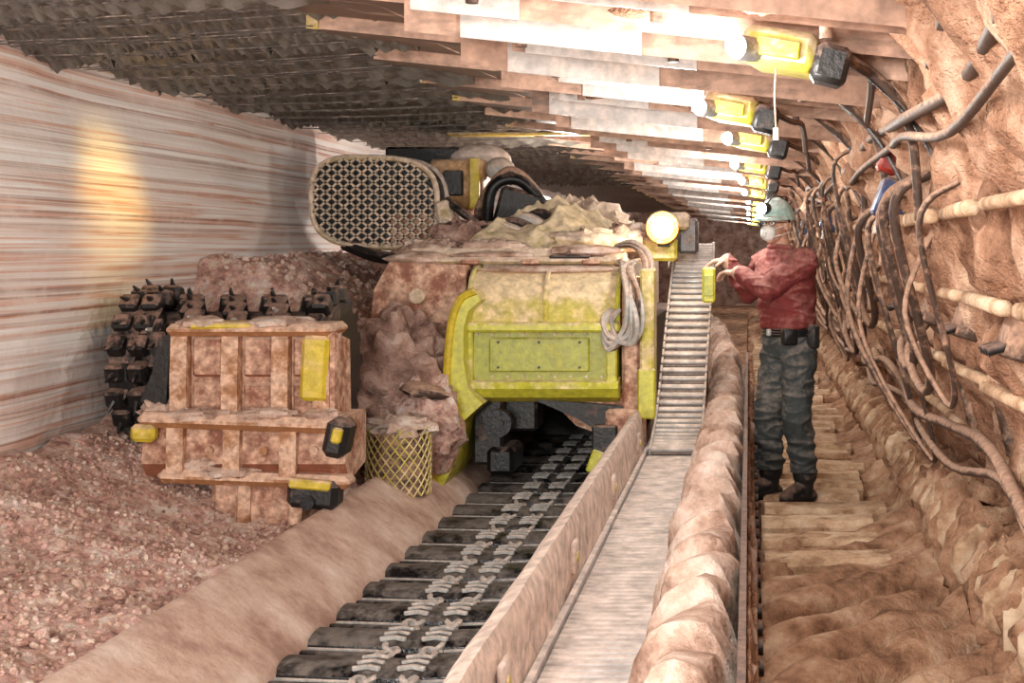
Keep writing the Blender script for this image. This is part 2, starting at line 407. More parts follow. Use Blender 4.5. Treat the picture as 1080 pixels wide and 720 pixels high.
# ================================================================ ROOM
YE=42
b=B()
def ydist(u): return -4+ (YE+4)*(u**1.5)
def fw(u,v):
    y=ydist(u); z=-0.6+3.4*v
    return V((-3.6+0.06*fr(y*0.7,z*2,1.0,4)+0.010*fr(y*0.4,z*12,5,3)-0.03*math.sin(z*3),y,z))
b.surf(240,100,fw,'strata'); b.done('wall_left',60)
b=B()
b.surf(80,20,lambda u,v:V((1.95-0.35*v+0.08*fr(u*60,v*3,2),-4+(YE+4)*u,-0.4+3.2*v)),'gob'); b.done('wall_right',60)
b=B()
b.surf(40,30,lambda u,v:V((-3.7+5.9*u,YE-0.2*n3(u*5,v*5,0),-0.6+3.4*v)),'bench'); b.done('wall_end',60)
b=B()
b.surf(60,200,lambda u,v:V((-3.7+5.8*u,-4+(YE+4)*v,-0.26+0.03*fr(u*12,v*120,3))),'floor'); b.done('floor',60)
b=B()
def fc(u,v):
    y=-4+ (YE+4)*(u**1.9); x=-3.75+2.2*v
    w=y+0.08*math.sin(x*2.1)+0.30*x
    a=1.0 if y<22 else 0.3
    step=((w/1.25)%1.0); ci=int(w/1.25+50)
    s2=w if ci%3 else w+0.35*x
    rid=abs(math.sin(math.pi*s2/0.17))
    ph=(int(s2/0.17+90)%2)*0.5
    teeth=abs(math.sin(math.pi*(x/0.13+ph)))
    z=2.54+a*(0.050*rid**0.6+0.026*rid*teeth-0.14*step)+0.03*fr(x*0.6,y*0.6,3,3)
    return V((x,y,z))
b.surf(1000,84,fc,'roof')
b.surf(150,16,lambda u,v:V((-1.72+3.75*v,-4+(YE+4)*u,2.60)),'roof')
# welded mesh pinned under the back: straight bars, slightly skewed sheets
y=3.5; i=0
while y<16:
    sk=0.30+0.03*math.sin(int(y/1.25)*2.3); zz=2.475-0.012*((i*5)%3)
    b.tube([(-3.62,y,zz),(-2.7,y-sk*0.92,zz-0.012),(-1.88,y-sk*1.74,zz)],0.0035,'deckgrey',4,3)
    y+=0.16; i+=1
b.box((-2.5,11.6,2.42),(-1.0,11.76,2.45),'roofylw',RZ(-4),0.01)
b.done('ceiling',60)

# ================================================================ ROOF SUPPORT SHIELDS
def zt(x): return 2.51-0.100*(x+1.9)
def shield_mesh(seed):
    b=B(); rr=random.Random(seed)
    def quad_beam(x0,x1,y0,y1,dn,up,k,tw=0.0,sk=0.0):
        vs=[]
        for x in (x0,x1):
            z=zt(x); o=sk*(x-x0)
            vs+= [(x,y0+o,z-dn),(x,y1+o,z-dn*tw),(x,y1+o,z+up),(x,y0+o,z+up)]
        b.add(vs,[[0,1,2,3],[7,6,5,4],[0,4,5,1],[1,5,6,2],[2,6,7,3],[3,7,4,0]],k)
    quad_beam(-1.9,-1.15,0.02,0.96,0.06,0.01,'canopy',0.1)
    if seed%2==0: quad_beam(-1.92,-1.87,0.0,0.22,0.065,0.01,'roofylw',0.6)
    quad_beam(-1.6,-1.4,0.2,0.7,0.05,-0.01,'canopy',0.6)
    for i,(y0,y1,d) in enumerate([(0.0,0.29,0.13+0.04*rr.random()),(0.33,0.62,0.07+0.04*rr.random()),(0.66,0.97,0.10+0.04*rr.random())]):
        quad_beam(-1.25+0.14*i,0.66,y0,y1,d,0.01,'canopy',0.12,0.0)
        x0=-1.2+0.6*rr.random(); x1=x0+0.35+0.6*rr.random()
        if (i+seed)%3!=1: quad_beam(x0,min(x1,0.3),y0-0.012,y0+0.004,d+0.003,-0.02-0.03*rr.random(),'canopylitedge',1.0)  # pale strip painted on as the beam's lit edge
    quad_beam(-1.3,0.7,0.0,0.99,-0.02,0.05,'canopy',1.0)
    for x in (-0.9,-0.3,0.25):
        b.cyl((x,0.47,zt(x)-0.12),(x,0.47,zt(x)-0.05),0.022,'hose',n=8)
    for q in range(4):
        x=rr.uniform(-1.1,0.5); b.ell((x,rr.uniform(0.05,0.9),zt(x)-0.06),(0.10,0.06,0.04),'gob',10,6,None,0.3,4)
    def fg(u,v):
        y=0.99*u; z=2.33-2.3*v
        x=0.66+0.30*(2.2-z)+ (0.10*v*v)
        rib=abs(math.sin(math.pi*y/0.33+0.35*math.sin(z*4+seed)))
        x+= -0.19*rib**0.5 - 0.11*fr(y*4+seed*7,z*4,4,5) -0.04*math.sin(z*5+y*3+seed)
        return V((x+0.05,y,z))
    b.surf(40,60,fg,'gob')
    # horizontal lagging bars on the shield plate
    for z in (0.7,1.0,1.32,1.62):
        xx=0.66+0.30*(2.2-z)-0.16
        b.box((xx-0.02,0.05,z-0.035+0.02*rr.random()),(xx+0.03,0.93,z+0.02),'plank',RZ(rr.uniform(-3,3)),0.012)
    b.cyl((0.72,0.5,2.1),(1.10,0.5,0.55),0.045,'hose')
    b.cyl((0.74,0.62,1.9),(0.94,0.62,1.2),0.03,'cable')
    b.box((0.78,0.12,1.15),(0.88,0.30,1.28),'hose',RY(16),0.01)
    for j in range(4): b.cyl((0.79,0.15+0.045*j,1.2),(0.72,0.15+0.045*j,1.18),0.014,'dark',n=8)
    return b.mesh('roof_support_shield',50)
sms=[shield_mesh(k) for k in range(4)]
for i in range(-3,42):
    o=bpy.data.objects.new('roof_support_shield',sms[(i*7+i//3)%4]); link(o); o.location=(0,i+0.1,0)
# pontoons
b=B()
y=2.2; i=0
while y<34:
    dz=0.035*n3(i*1.7,0,0); wv=0.06*n3(0,i*2.3,0)
    k=1.0 if y<7.0 else 0.25
    r0=0.11+0.03*n3(i,3,0)
    lo=-0.07 if y<7 else -0.15
    pts=[(-0.0,y,lo-0.05+dz),(0.25,y+0.2*k,lo+dz),(0.62,y+0.48*k+wv,lo+0.01+dz),(0.9,y+0.68*k,lo+0.08+dz),(1.12,y+0.8*k,0.14),(1.38,y+0.9*k,0.36)]
    b.tube(pts,r0,'floor',14,8,rf=lambda t,p:1.0+0.35*n3(p.x*3,p.y*2,7)+0.10*math.sin(p.x*16+p.y*2))
    y+=(0.36 if y<7 else 0.27) if y<14 else 0.5; i+=1
b.done('shield_base_pontoon',70)
b=B()
y=3.4; i=0
while y<18:
    sc_=1.0+0.45*n3(i*1.3,0,5)+(0.25 if y<7 else 0)
    R=RZ(20+25*n3(i*0.9,2,0))@RY(-28+15*n3(i,7,0))
    b.ell((1.05+0.08*n3(y*3,1,0),y+0.1,0.15+0.04*sc_),(0.20*sc_,0.075,0.17*sc_),'floor',20,12,R,0.3,3)
    b.ell((0.99+0.08*n3(y*3,1,0),y+0.03,0.16+0.04*sc_),(0.12*sc_,0.05,0.10*sc_),'plank',16,10,R,0.25,4)
    y+=0.27; i+=1
b.done('relay_bar_knuckle',70)
b=B()
y=6.6;i=0
while y<22:
    w=0.17+0.05*random.random(); x1=0.64+0.2*random.random(); x0=0.05+0.04*random.random(); z=0.03+0.025*random.random()
    n_=10; vs=[]
    for a in range(n_+1):
        x=x0+(x1-x0)*a/n_; e=0.02*n3(x*4,y*3,1)
        sag=0.014*n3(x*4,y,4)
        vs+=[(x,y+e,-0.12),(x,y+e-0.004,z-0.03+sag),(x,y+0.025+e,z+sag),(x,y+w+e,z+0.004+sag),(x,y+w+0.02,z-0.03+sag),(x,y+w,-0.12)]
    fs=[[a*6+j,a*6+j+1,(a+1)*6+j+1,(a+1)*6+j] for a in range(n_) for j in range(5)]+[list(range(6)),[n_*6+j for j in range(6)]]
    b.add(vs,fs,'plank')
    y+=0.38+0.09*random.random(); i+=1
b.done('walkway_step',40)
# ================================================================ TROUGH + BARRIERS
b=B()
def curve(y): return 0.0 if y<10 else -0.004*(y-10)**2
b.box((-0.66,-2,0.10),(-0.30,9.4,0.186),'deckgrey')
b.box((-0.665,-2,0.18),(-0.64,9.4,0.22),'silver',None,0.004)
b.box((-0.325,-2,0.18),(-0.30,9.4,0.22),'silver',None,0.004)
y=3.0
while y<9.1:
    b.box((-0.636,y,0.18),(-0.329,y+0.046,0.200+0.003*math.sin(y*3)),'silver',None,0.005)
    y+=0.06
b.done('cable_trough',40)
b=B()
path=[V((-0.46,8.75,0.24)),V((-0.45,9.15,0.40)),V((-0.43,9.6,0.82)),V((-0.41,10.0,1.22)),V((-0.40,10.3,1.47)),V((-0.42,10.7,1.50)),V((-0.5,11.2,1.35))]
def cr(pts,t):
    n=len(pts)-1; i=min(int(t*n),n-1); f=t*n-i
    p0=pts[max(i-1,0)];p1=pts[i];p2=pts[i+1];p3=pts[min(i+2,n)]
    return 0.5*((2*p1)+(-p0+p2)*f+(2*p0-5*p1+4*p2-p3)*f*f+(-p0+3*p1-3*p2+p3)*f**3)
nn=54
for i in range(nn):
    t=i/nn; p=cr(path,t); d=(cr(path,min(t+0.01,1))-p).normalized()
    w=0.150-0.02*t
    up=V((1,0,0)).cross(d).normalized()
    R=Matrix((V((1,0,0)),d,up)).transposed()
    def bx(cx,cy,cz,sx,sy,sz,k,ch=0.004):
        c=p+R@V((cx,cy,cz)); b.box(c-V((sx,sy,sz))/2,c+V((sx,sy,sz))/2,k,R,ch)
    bx(0,0,0.0,2*w,0.036,0.024,'silver',0.006)
    bx(0,0,-0.02,2*w*0.95,0.06,0.012,'deckgrey',0)
    for sgn in (-1,1): bx(sgn*(w+0.006),0,-0.0,0.016,0.056,0.05,'silver',0.004)
b.done('cable_handling_chain',40)
b=B()
def fb(prof,y0,y1,ny,k,amp,sc=True,fq=2.2,nv=26,per=0.36,noi=1.0):
    L=[0]
    for a,c in zip(prof,prof[1:]): L.append(L[-1]+math.hypot(a[0]-c[0],a[1]-c[1]))
    def at(v):
        s=v*L[-1]
        for i in range(len(prof)-1):
            if s<=L[i+1]+1e-9:
                f=(s-L[i])/(L[i+1]-L[i]); return prof[i][0]*(1-f)+prof[i+1][0]*f, prof[i][1]*(1-f)+prof[i+1][1]*f
        return prof[-1]
    def f(u,v):
        y=y0+(y1-y0)*u; x,z=at(v)
        e=math.sin(math.pi*min(1,max(0,v)))**0.5
        d=noi*amp*fr(x*fq*1.5,y*fq,z*fq*1.5,5)
        s=0
        if sc:
            yy=y+0.05*n3(y*1.2,0,0)+0.05*v
            t=(yy/per)%1.0; idx=int(yy/per)
            s=amp*(1.0-t)**0.9*e*(0.9+0.6*n3(idx*3.1,2,2))
            if t>0.93: s=amp*(t-0.93)/0.07*e*0.9
        return V((x+d+curve(y)+(s*0.3 if v>0.6 else -s*0.55),y,z+(d*0.8+s)*e))
    b.surf(ny,nv,f,k)
fb([(-0.93,-0.24),(-0.86,0.0),(-0.79,0.30),(-0.76,0.43),(-0.70,0.46),(-0.68,0.40),(-0.665,0.2),(-0.66,0.05)],-2,24,400,'rail',0.012,False,2.5)
for yy in [3.9+1.55*i for i in range(12)]:
    b.box((-0.675,yy-0.14,0.26),(-0.655,yy-0.03,0.38),'rail',None,0.006)
    b.cyl((-0.668,yy-0.085,0.32),(-0.648,yy-0.085,0.32),0.020,'ylwdust',n=10)
b.done('conveyor_side_rail',60)
b=B()
fb([(-0.30,0.08),(-0.29,0.24),(-0.26,0.36),(-0.21,0.44),(-0.12,0.465),(-0.05,0.44),(-0.02,0.32),(0.0,0.05),(0.0,-0.24)],-2,28,1500,'crust',0.085,True,2.2,30,0.37,0.45)
b.box((-0.03,-2,0.26),(-0.008,14,0.45),'dark')
y=3.0
while y<14:
    b.cyl((-0.012,y,0.1),(0.03,y,0.1),0.09,'gob',0.075,n=14); b.cyl((0.0,y,0.10),(0.05,y,0.10),0.03,'dark',n=8)
    b.box((-0.012,y-0.06,0.26),(0.006,y+0.06,0.36),'gob',RX(random.uniform(-10,10)),0.01)
    y+=0.24
b.done('spill_guard_plate',60)
# ================================================================ CHAIN CONVEYOR
b=B()
b.box((-1.80,-2,-0.22),(-0.86,26,-0.165),'deckgrey')
y=2.2
cx=-1.36
def rib(x0,x1,yc,w,sl,k,h=0.055,z0=-0.165):
    n_=9; vs=[]; xs=[x0,(x0+x1)/2,x1]; ys=[yc+sl,yc,yc+sl]
    for x,yy in zip(xs,ys):
        for j in range(n_):
            a=math.pi*j/(n_-1); vs.append((x,yy-math.cos(a)*w/2,z0+h*math.sin(a)**0.6))
    fs=[[s*n_+j,s*n_+j+1,(s+1)*n_+j+1,(s+1)*n_+j] for s in range(2) for j in range(n_-1)]+[list(range(n_)),[2*n_+j for j in range(n_)]]
    b.add(vs,fs,k)
while y<24:
    rib(cx-0.44,cx+0.46,y,0.25,0.05,'deck',0.075)
    rib(cx-0.44,cx+0.46,y+0.20,0.06,0.05,'deck',0.045)
    for sg in (-1,1):
        b.box((cx+sg*0.28-0.15,y-0.125,-0.150),(cx+sg*0.28+0.15,y-0.112,-0.122),'chain',RZ(7*sg),0.003)  # pale slivers paint a highlight along the near edge of each flight bar
    for sx in (-0.085,0.085):
        for q in (-0.08,-0.01,0.06):
            for an in (30,-30):
                ox=0.024 if an>0 else -0.024
                b.box((cx+sx+ox-0.032,y+q-0.009,-0.100),(cx+sx+ox+0.032,y+q+0.009,-0.082),'chain',RZ(-an),0.003)
    y+=0.40
def linkring(c,L,W_,r,tilt,k):
    pts=[];n=14; R=Matrix.Rotation(tilt,3,'Y')
    for j in range(n):
        t=2*math.pi*j/n; pts.append(V(c)+R@V((math.cos(t)*W_,math.sin(t)*L,0)))
    vs=[];fs=[];m=6
    for j in range(n):
        p=pts[j]; d=(pts[(j+1)%n]-pts[j-1]).normalized(); a=(p-V(c)).normalized(); a=(a-d*a.dot(d)).normalized(); q=d.cross(a)
        for l in range(m):
            t=2*math.pi*l/m; vs.append(p+r*(a*math.cos(t)+q*math.sin(t)))
    for j in range(n):
        for l in range(m): fs.append([j*m+l,j*m+(l+1)%m,((j+1)%n)*m+(l+1)%m,((j+1)%n)*m+l])
    b.add(vs,fs,k)
y=2.2;i=0
while y<17:
    for sx in (-0.085,0.085):
        linkring((cx+sx,y,-0.132),0.060,0.036,0.014,(0.2 if i%2 else -0.5)*(1 if sx>0 else -1),'chain')
    y+=0.08;i+=1
b.done('armoured_chain_conveyor',40)
b=B()
fb([(-1.79,-0.19),(-1.80,-0.10),(-1.88,-0.02),(-2.02,0.08),(-2.15,0.16),(-2.19,0.165),(-2.26,0.06),(-2.3,-0.2)],-2,26,320,'ramp',0.010,False,1.6)
b.done('face_side_ramp_plate',60)
# ================================================================ MUCK PILE
def sm(a,b_,x):
    t=max(0,min(1,(x-a)/(b_-a))); return t*t*(3-2*t)
b=B()
def pileh(x,y):
    t=(x+2.2)/(-1.4); t=max(0,min(1.05,t))
    z=0.06+0.40*t**1.1+0.05*math.sin(y*1.3)*t
    z+=0.12*sm(6.6,8.2,y)*t
    z-=0.10*math.exp(-((x+2.75)**2)/0.15-((y-7.1)**2)/0.3)
    z+=0.07*fr(x*2.2,y*2.2,0,4)
    by=sm(8.75,9.25,y+0.1*n3(x*3,0,0))
    zb=1.42-0.62*max(0,min(1,(x+3.35)/1.1))**1.3+0.06*fr(x*3,y*3,5,4)
    return z*(1-by)+max(z,zb)*by
b.surf(360,110,lambda u,v:V((-2.14-1.46*v,2.0+18*(u**1.5),pileh(-2.14-1.46*v,2.0+18*(u**1.5)))),'pile')
b.done('muck_pile',60)
b=B()
ico=bmesh.new(); bmesh.ops.create_icosphere(ico,subdivisions=1,radius=1); ico.verts.index_update()
iv=[v.co.copy() for v in ico.verts]; ifc=[[v.index for v in f.verts] for f in ico.faces]; ico.free()
def pebble(c,r,k):
    R=Matrix.Rotation(random.uniform(0,6.3),3,V((random.gauss(0,1),random.gauss(0,1),random.gauss(0,1))).normalized())
    s=V((random.uniform(0.7,1.3),random.uniform(0.6,1.1),random.uniform(0.45,0.9)))
    c=V(c); b.add([c+R@V((v.x*s.x*r,v.y*s.y*r,v.z*s.z*r)) for v in iv],ifc,k)
for i in range(7500):
    x=-2.15-1.36*random.random(); y=4.2+4.4*random.random()**1.1
    r=random.choice([0.007,0.009,0.012,0.017]) if random.random()<0.985 else random.uniform(0.022,0.034)
    pebble((x,y,pileh(x,y)+r*0.2),r,random.choice(['pile','pile','crust','bench']))
for i in range(700):
    x=-2.2-1.3*random.random(); y=8.9+3*random.random()
    r=random.uniform(0.010,0.035); pebble((x,y,pileh(x,y)+r*0.2),r,random.choice(['pile','crust']))
b.done('loose_salt_rubble',20)
b=B()
b.ell((-2.22,9.05,0.62),(0.42,0.42,0.44),'bench',60,40,None,0.36,2.6)
b.ell((-2.02,8.75,0.40),(0.26,0.25,0.30),'pile',28,18,None,0.35,3)
b.ell((-2.47,8.85,0.42),(0.22,0.25,0.30),'bench',28,18,None,0.35,3)
b.ell((-1.98,8.60,0.62),(0.15,0.10,0.05),'hose',16,10,RY(10),0.3,3)
b.done('salt_boulder',60)

# ================================================================ CUTTING DRUM + COWL (left)
b=B()
DY,DZ=8.04,0.82
b.cyl((-3.40,DY,DZ),(-2.34,DY,DZ),0.31,'dark',n=28)
b.cyl((-3.48,DY,DZ),(-3.34,DY,DZ),0.40,'pick',n=28); b.cyl((-2.46,DY,DZ),(-2.32,DY,DZ),0.36,'dark',n=28)
for k in range(4):
    for j in range(30):
        t=j/30; a=2*math.pi*(t*1.1+k/4); x=-3.42+1.04*t
        ra=V((0,math.cos(a),math.sin(a))); tg=V((0,-math.sin(a),math.cos(a)))
        p=V((x,DY,DZ)); R=Matrix((V((1,0,0)),tg,ra)).transposed()
        c=p+ra*0.345; b.box(c-V((0.055,0.06,0.06)),c+V((0.055,0.06,0.06)),'pick',R,0.012)
        d=(ra+tg*0.5).normalized(); b.cyl(c+ra*0.03,c+d*0.11,0.022,'chain' if (j+k)%5==0 else 'dark',0.006,n=8)
for i in range(18):
    a=2*math.pi*i/18; ra=V((0,math.cos(a),math.sin(a))); tg=V((0,-math.sin(a),math.cos(a)))
    for X,sx in ((-3.44,-1),(-3.32,0.3),(-2.38,1)):
        c=V((X,DY,DZ))+ra*(0.41-0.02*(i%2)); R=Matrix((V((1,0,0)),tg,ra)).transposed()@RX(18*((i*7)%3-1))
        b.box(c-V((0.05,0.05,0.05)),c+V((0.05,0.05,0.05)),'pick',R,0.015)
        b.cyl(c+ra*0.03,c+(ra+tg*0.6+V((0.25*sx,0,0))).normalized()*0.10,0.022,'dark',0.006,n=8)
b.done('cutting_drum',35)
b=B()
b.box((-3.0,7.36,0.58),(-2.18,7.56,1.08),'pinkpaint',None,0.03)
for x in (-3.0,-2.735,-2.475,-2.26):
    b.prism([(7.38,1.09),(7.30,1.07),(7.28,0.82),(7.285,0.58),(7.38,0.58)],0,x,x+0.085,'rib')
for (x0,x1) in ((-2.915,-2.735),(-2.65,-2.475),(-2.39,-2.26)):
    for z0,z1 in ((0.61,0.79),(0.82,1.03)):
        b.box((x0+0.01,7.335,z0),(x1-0.01,7.37,z1),'pinkpaint',None,0.015)
b.box((-3.02,7.265,1.035),(-2.16,7.60,1.10),'rib',None,0.03)
b.box((-2.32,7.265,0.70),(-2.18,7.34,1.04),'ylw',RY(3),0.02)
b.box((-2.90,7.26,1.075),(-2.58,7.5,1.11),'ylw',RZ(5),0.01)
b.prism([(7.3,1.06),(7.58,1.0),(7.62,0.3),(7.3,0.3)],0,-2.21,-2.15,'pinkpaint')
b.prism([(-3.03,0.62),(-3.0,1.06),(-3.07,1.0),(-3.10,0.84),(-3.16,0.70)],1,7.3,7.42,'dark')
b.ell((-3.08,7.36,0.64),(0.10,0.10,0.07),'crust',20,12,None,0.4,4)
b.prism([(7.64,0.34),(7.33,0.28),(7.25,0.38),(7.28,0.62),(7.64,0.62)],0,-3.13,-2.08,'pinkpaint')
for x in (-2.99,-2.70,-2.41):
    b.prism([(7.36,0.61),(7.22,0.585),(7.21,0.32),(7.34,0.27)],0,x,x+0.085,'rib')
b.box((-3.14,7.19,0.555),(-2.07,7.38,0.635),'rib',RY(2),0.035)
b.box((-3.04,7.20,0.27),(-2.05,7.36,0.34),'rib',RY(2),0.03)
b.box((-3.165,7.18,0.50),(-3.04,7.26,0.59),'ylw',RY(3),0.02)
b.box((-2.17,7.16,0.42),(-2.05,7.34,0.62),'dark',RY(12),0.03); b.box((-2.12,7.13,0.50),(-2.07,7.18,0.58),'ylw',RY(12),0.01)
b.box((-2.36,7.16,0.16),(-2.10,7.32,0.31),'dark',RY(5),0.03); b.box((-2.34,7.14,0.265),(-2.13,7.20,0.315),'ylw',RY(5),0.01)
b.cyl((-2.24,7.17,0.2),(-2.24,7.13,0.2),0.035,'black',n=12)
b.box((-2.80,7.28,0.02),(-2.31,7.54,0.32),'pinkpaint',RY(2),0.04)
for x in (-2.65,-2.38): b.box((x,7.24,0.04),(x+0.075,7.34,0.30),'rib',RY(2),0.02)
b.box((-2.84,7.22,0.0),(-2.30,7.36,0.07),'pinkpaint',RY(2),0.02)
for (c,r) in [((-2.86,7.36,1.10),(0.14,0.12,0.035)),((-2.45,7.40,1.10),(0.2,0.15,0.035)),((-2.85,7.26,0.63),(0.2,0.08,0.035)),((-2.5,7.26,0.64),(0.16,0.08,0.03)),((-2.2,7.28,0.63),(0.1,0.08,0.03)),((-2.7,7.25,0.335),(0.16,0.07,0.03)),((-2.85,7.27,0.36),(0.1,0.05,0.05))]:
    b.ell(c,r,'crust',20,10,None,0.4,4)
for x in (-2.9,-2.62,-2.36):
    for z in (0.45,): b.cyl((x+0.12,7.26,z),(x+0.12,7.24,z),0.022,'rib',n=10)
b.done('drum_cowl_loader',35)
b=B()
nx_=(-2.08,8.35)
b.cyl((nx_[0],nx_[1],0.04),(nx_[0],nx_[1],0.44),0.170,'hose',n=24); b.ell((nx_[0],nx_[1],0.43),(0.20,0.20,0.07),'crust',24,12,None,0.4,4)
nc=22
for i in range(nc):
    for sg in (-1,1):
        pts=[]
        for j in range(11):
            a=2*math.pi*(i/nc)+sg*j*0.165; pts.append((nx_[0]+0.19*math.cos(a),nx_[1]+0.19*math.sin(a),0.04+0.40*j/10))
        b.tube(pts,0.005,'ylwdust',4,1)
b.done('wire_net_roll',50)

# ================================================================ SHEARER
b=B()
b.prism([(9.02,0.98),(9.0,1.12),(9.02,1.20),(9.06,1.26),(9.12,1.31),(9.20,1.34),(9.32,1.36),(9.9,1.37),(9.9,0.98)],0,-1.80,-0.83,'ylwdust')
b.prism([(9.0,0.60),(9.0,1.0),(9.9,1.0),(9.9,0.60)],0,-1.84,-0.84,'green')
b.box((-1.86,8.93,0.955),(-0.82,9.02,1.015),'ylwclean',None,0.015)
b.prism([(8.92,0.64),(8.90,0.60),(8.95,0.54),(9.1,0.52),(9.1,0.66)],0,-1.84,-0.83,'ylwclean')
b.box((-1.84,8.95,0.60),(-1.76,9.02,1.0),'ylwclean',None,0.01)
b.box((-0.91,8.95,0.60),(-0.84,9.02,1.0),'ylwclean',None,0.01)
b.box((-1.66,8.975,0.70),(-1.02,9.02,0.92),'green',None,0.01)
for x in (-1.60,-1.34,-1.08):
    for z in (0.73,0.89): b.cyl((x,8.98,z),(x,8.966,z),0.008,'dark',n=8)
for z in (0.67,0.94):
    for i in range(9): x=-1.74+i*0.1; b.cyl((x,9.0,z),(x,8.985,z),0.010,'cream',n=6)
b.prism([(8.96,0.585),(9.25,0.585),(9.3,0.48),(9.08,0.50)],0,-1.80,-0.84,'ylwdust')
for X,k in ((-1.79,'ylwclean'),(-1.3,'ylwdust'),(-0.84,'ylwclean')):
    b.tube([(X,9.0,1.03),(X,8.99,1.14),(X,9.03,1.24),(X,9.12,1.32),(X,9.3,1.362),(X,9.9,1.38)],0.016,k,6,3)
pts=[(503,306),(488,314),(479,335),(475,365),(473,395),(470,430),(463,470),(460,505),(468,514),(479,494),(485,464),(492,442),(512,424),(497,408),(492,380),(492,345),(497,327),(510,316)]
def pm(px,py,Y): return ((px-790)*Y/1484,1.5-(py-260)*Y/1484)
ck=[pm(a,c,8.9) for a,c in pts]
b.prism(ck,1,8.80,9.5,'ylwclean')
b.tube([(x+0.01,8.80,z) for x,z in ck[:8]],0.026,'ylw',8,3)
b.box((-2.42,9.45,0.95),(-0.80,12.5,1.44),'cream',None,0.06)
b.box((-2.30,9.40,1.30),(-0.84,12.3,1.49),'cream',None,0.04)
b.prism([(-2.48,0.80),(-1.84,0.80),(-1.84,1.38),(-2.34,1.40),(-2.44,1.22)],1,9.15,9.6,'pinkpaint')
b.box((-2.10,9.28,1.385),(-0.86,9.9,1.43),'cream',None,0.02)
for x in (-1.9,-1.5,-1.1): b.box((x,9.25,1.38),(x+0.12,9.32,1.42),'pinkpaint',None,0.01)
b.box((-1.32,9.28,1.42),(-1.05,9.42,1.445),'dark',None,0.01)
b.cyl((-2.15,9.16,1.18),(-2.15,9.10,1.18),0.05,'cream',n=14)
for (c,r) in [((-1.7,9.4,1.44),(0.25,0.12,0.03)),((-2.2,9.4,1.42),(0.2,0.15,0.05)),((-1.1,9.45,1.47),(0.25,0.15,0.04)),((-1.3,9.22,1.35),(0.45,0.10,0.025))]: b.ell(c,r,'crust',20,10,None,0.3,4)
b.box((-1.80,9.15,0.08),(-1.60,9.45,0.58),'dark',None,0.02)
b.box((-1.70,9.10,0.02),(-1.52,9.5,0.20),'black',None,0.03)
b.cyl((-1.62,9.14,0.36),(-1.62,9.06,0.36),0.09,'black',n=18); b.cyl((-1.62,9.07,0.36),(-1.62,9.04,0.36),0.04,'dark',n=12)
b.box((-1.62,9.3,0.28),(-1.40,9.6,0.60),'dark',None,0.02)
b.prism([(-1.42,0.60),(-0.66,0.60),(-0.66,0.34),(-0.95,0.28),(-1.12,0.34),(-1.28,0.50)],1,9.12,9.5,'pinkpaint')
b.prism([(-1.40,0.52),(-1.12,0.40),(-0.95,0.30),(-0.66,0.30),(-0.66,0.46)],1,9.06,9.14,'dark')
b.box((-2.3,9.9,0.0),(-1.84,12.5,1.1),'dark'); b.box((-1.84,9.9,0.45),(-0.66,12.5,1.0),'dark'); b.box((-1.9,12.0,-0.12),(-0.7,12.5,0.6),'dark')
b.box((-0.82,9.05,0.42),(-0.70,9.6,1.30),'pinkpaint',None,0.02)
b.box((-0.70,9.0,0.40),(-0.61,9.3,1.36),'ylwdust',None,0.015)
b.box((-0.71,8.97,0.40),(-0.60,9.05,0.72),'ylwclean',None,0.01)
b.box((-1.0,8.95,0.10),(-0.84,9.12,0.36),'dark',None,0.01); b.box((-1.02,8.93,0.05),(-0.9,9.0,0.20),'ylwclean',RY(20),0.01)
b.box((-0.92,9.0,0.14),(-0.66,9.5,0.46),'pinkpaint',None,0.02)
rc=random.Random(11)
for i in range(9):
    x=-0.80+0.03*math.sin(i*2.1); q=rc.uniform(0,0.16); w=rc.uniform(0.03,0.12)
    b.tube([(-0.88+0.02*i,9.25,1.38+0.03*math.sin(i)),(x+0.02,9.0,1.35),(x+w,8.90-0.01*i,1.22-q),(x+w*0.8,8.88,1.02-q*0.8),(x-0.06,8.91,0.84+q*0.6),(x-0.10,8.95,0.95+q*0.6),(x-0.05,8.98,1.1)],0.010+0.004*(i%3),'cable' if i%3 else 'hose',7,6)
for i in range(4):
    b.tube([(-0.9,9.5,1.5),(-0.76,9.3,1.50+0.01*i),(-0.68+0.015*i,9.15,1.40),(-0.68,9.1,1.22-0.05*i)],0.017,'cable' if i%2 else 'hose',8,6)
for i in range(5):
    b.tube([(-2.2+0.12*i,10.2,1.50),(-1.9+0.1*i,10.0,1.62+0.03*i),(-1.6+0.1*i,9.95,1.56),(-1.3+0.12*i,10.1,1.50)],0.035,'cable' if i%2 else 'dark',8,6)
b.box((-0.74,9.75,1.40),(-0.50,10.0,1.56),'ylwdust',None,0.02)
b.box((-0.50,9.9,1.45),(-0.36,10.1,1.70),'deckgrey',None,0.02)
b.box((-0.60,9.8,1.62),(-0.42,10.0,1.74),'cream',None,0.02)
b.box((-0.285,8.52,1.16),(-0.205,8.74,1.375),'ylwclean',None,0.012)
b.box((-0.275,8.515,1.20),(-0.215,8.53,1.33),'green',None,0.004)
b.tube([(-0.25,8.7,1.28),(-0.27,9.2,1.27),(-0.27,9.8,1.26),(-0.34,10.2,1.3),(-0.55,10.5,1.3)],0.025,'dark',8,5)
b.done('longwall_shearer',35)
b=B()
b.cyl((-0.59,9.62,1.63),(-0.585,9.80,1.63),0.105,'orange',0.085,n=24); b.cyl((-0.592,9.605,1.63),(-0.59,9.625,1.63),0.068,'lampwarm',n=24)
for rr_ in (0.102,0.082): b.tube([(-0.592+rr_*math.cos(a*math.pi/12),9.615,1.63+rr_*math.sin(a*math.pi/12)) for a in range(25)],0.014,'orange',6,1)
b.box((-0.63,9.7,1.50),(-0.55,9.78,1.56),'dark'); b.done('machine_headlamp',40)
b=B()
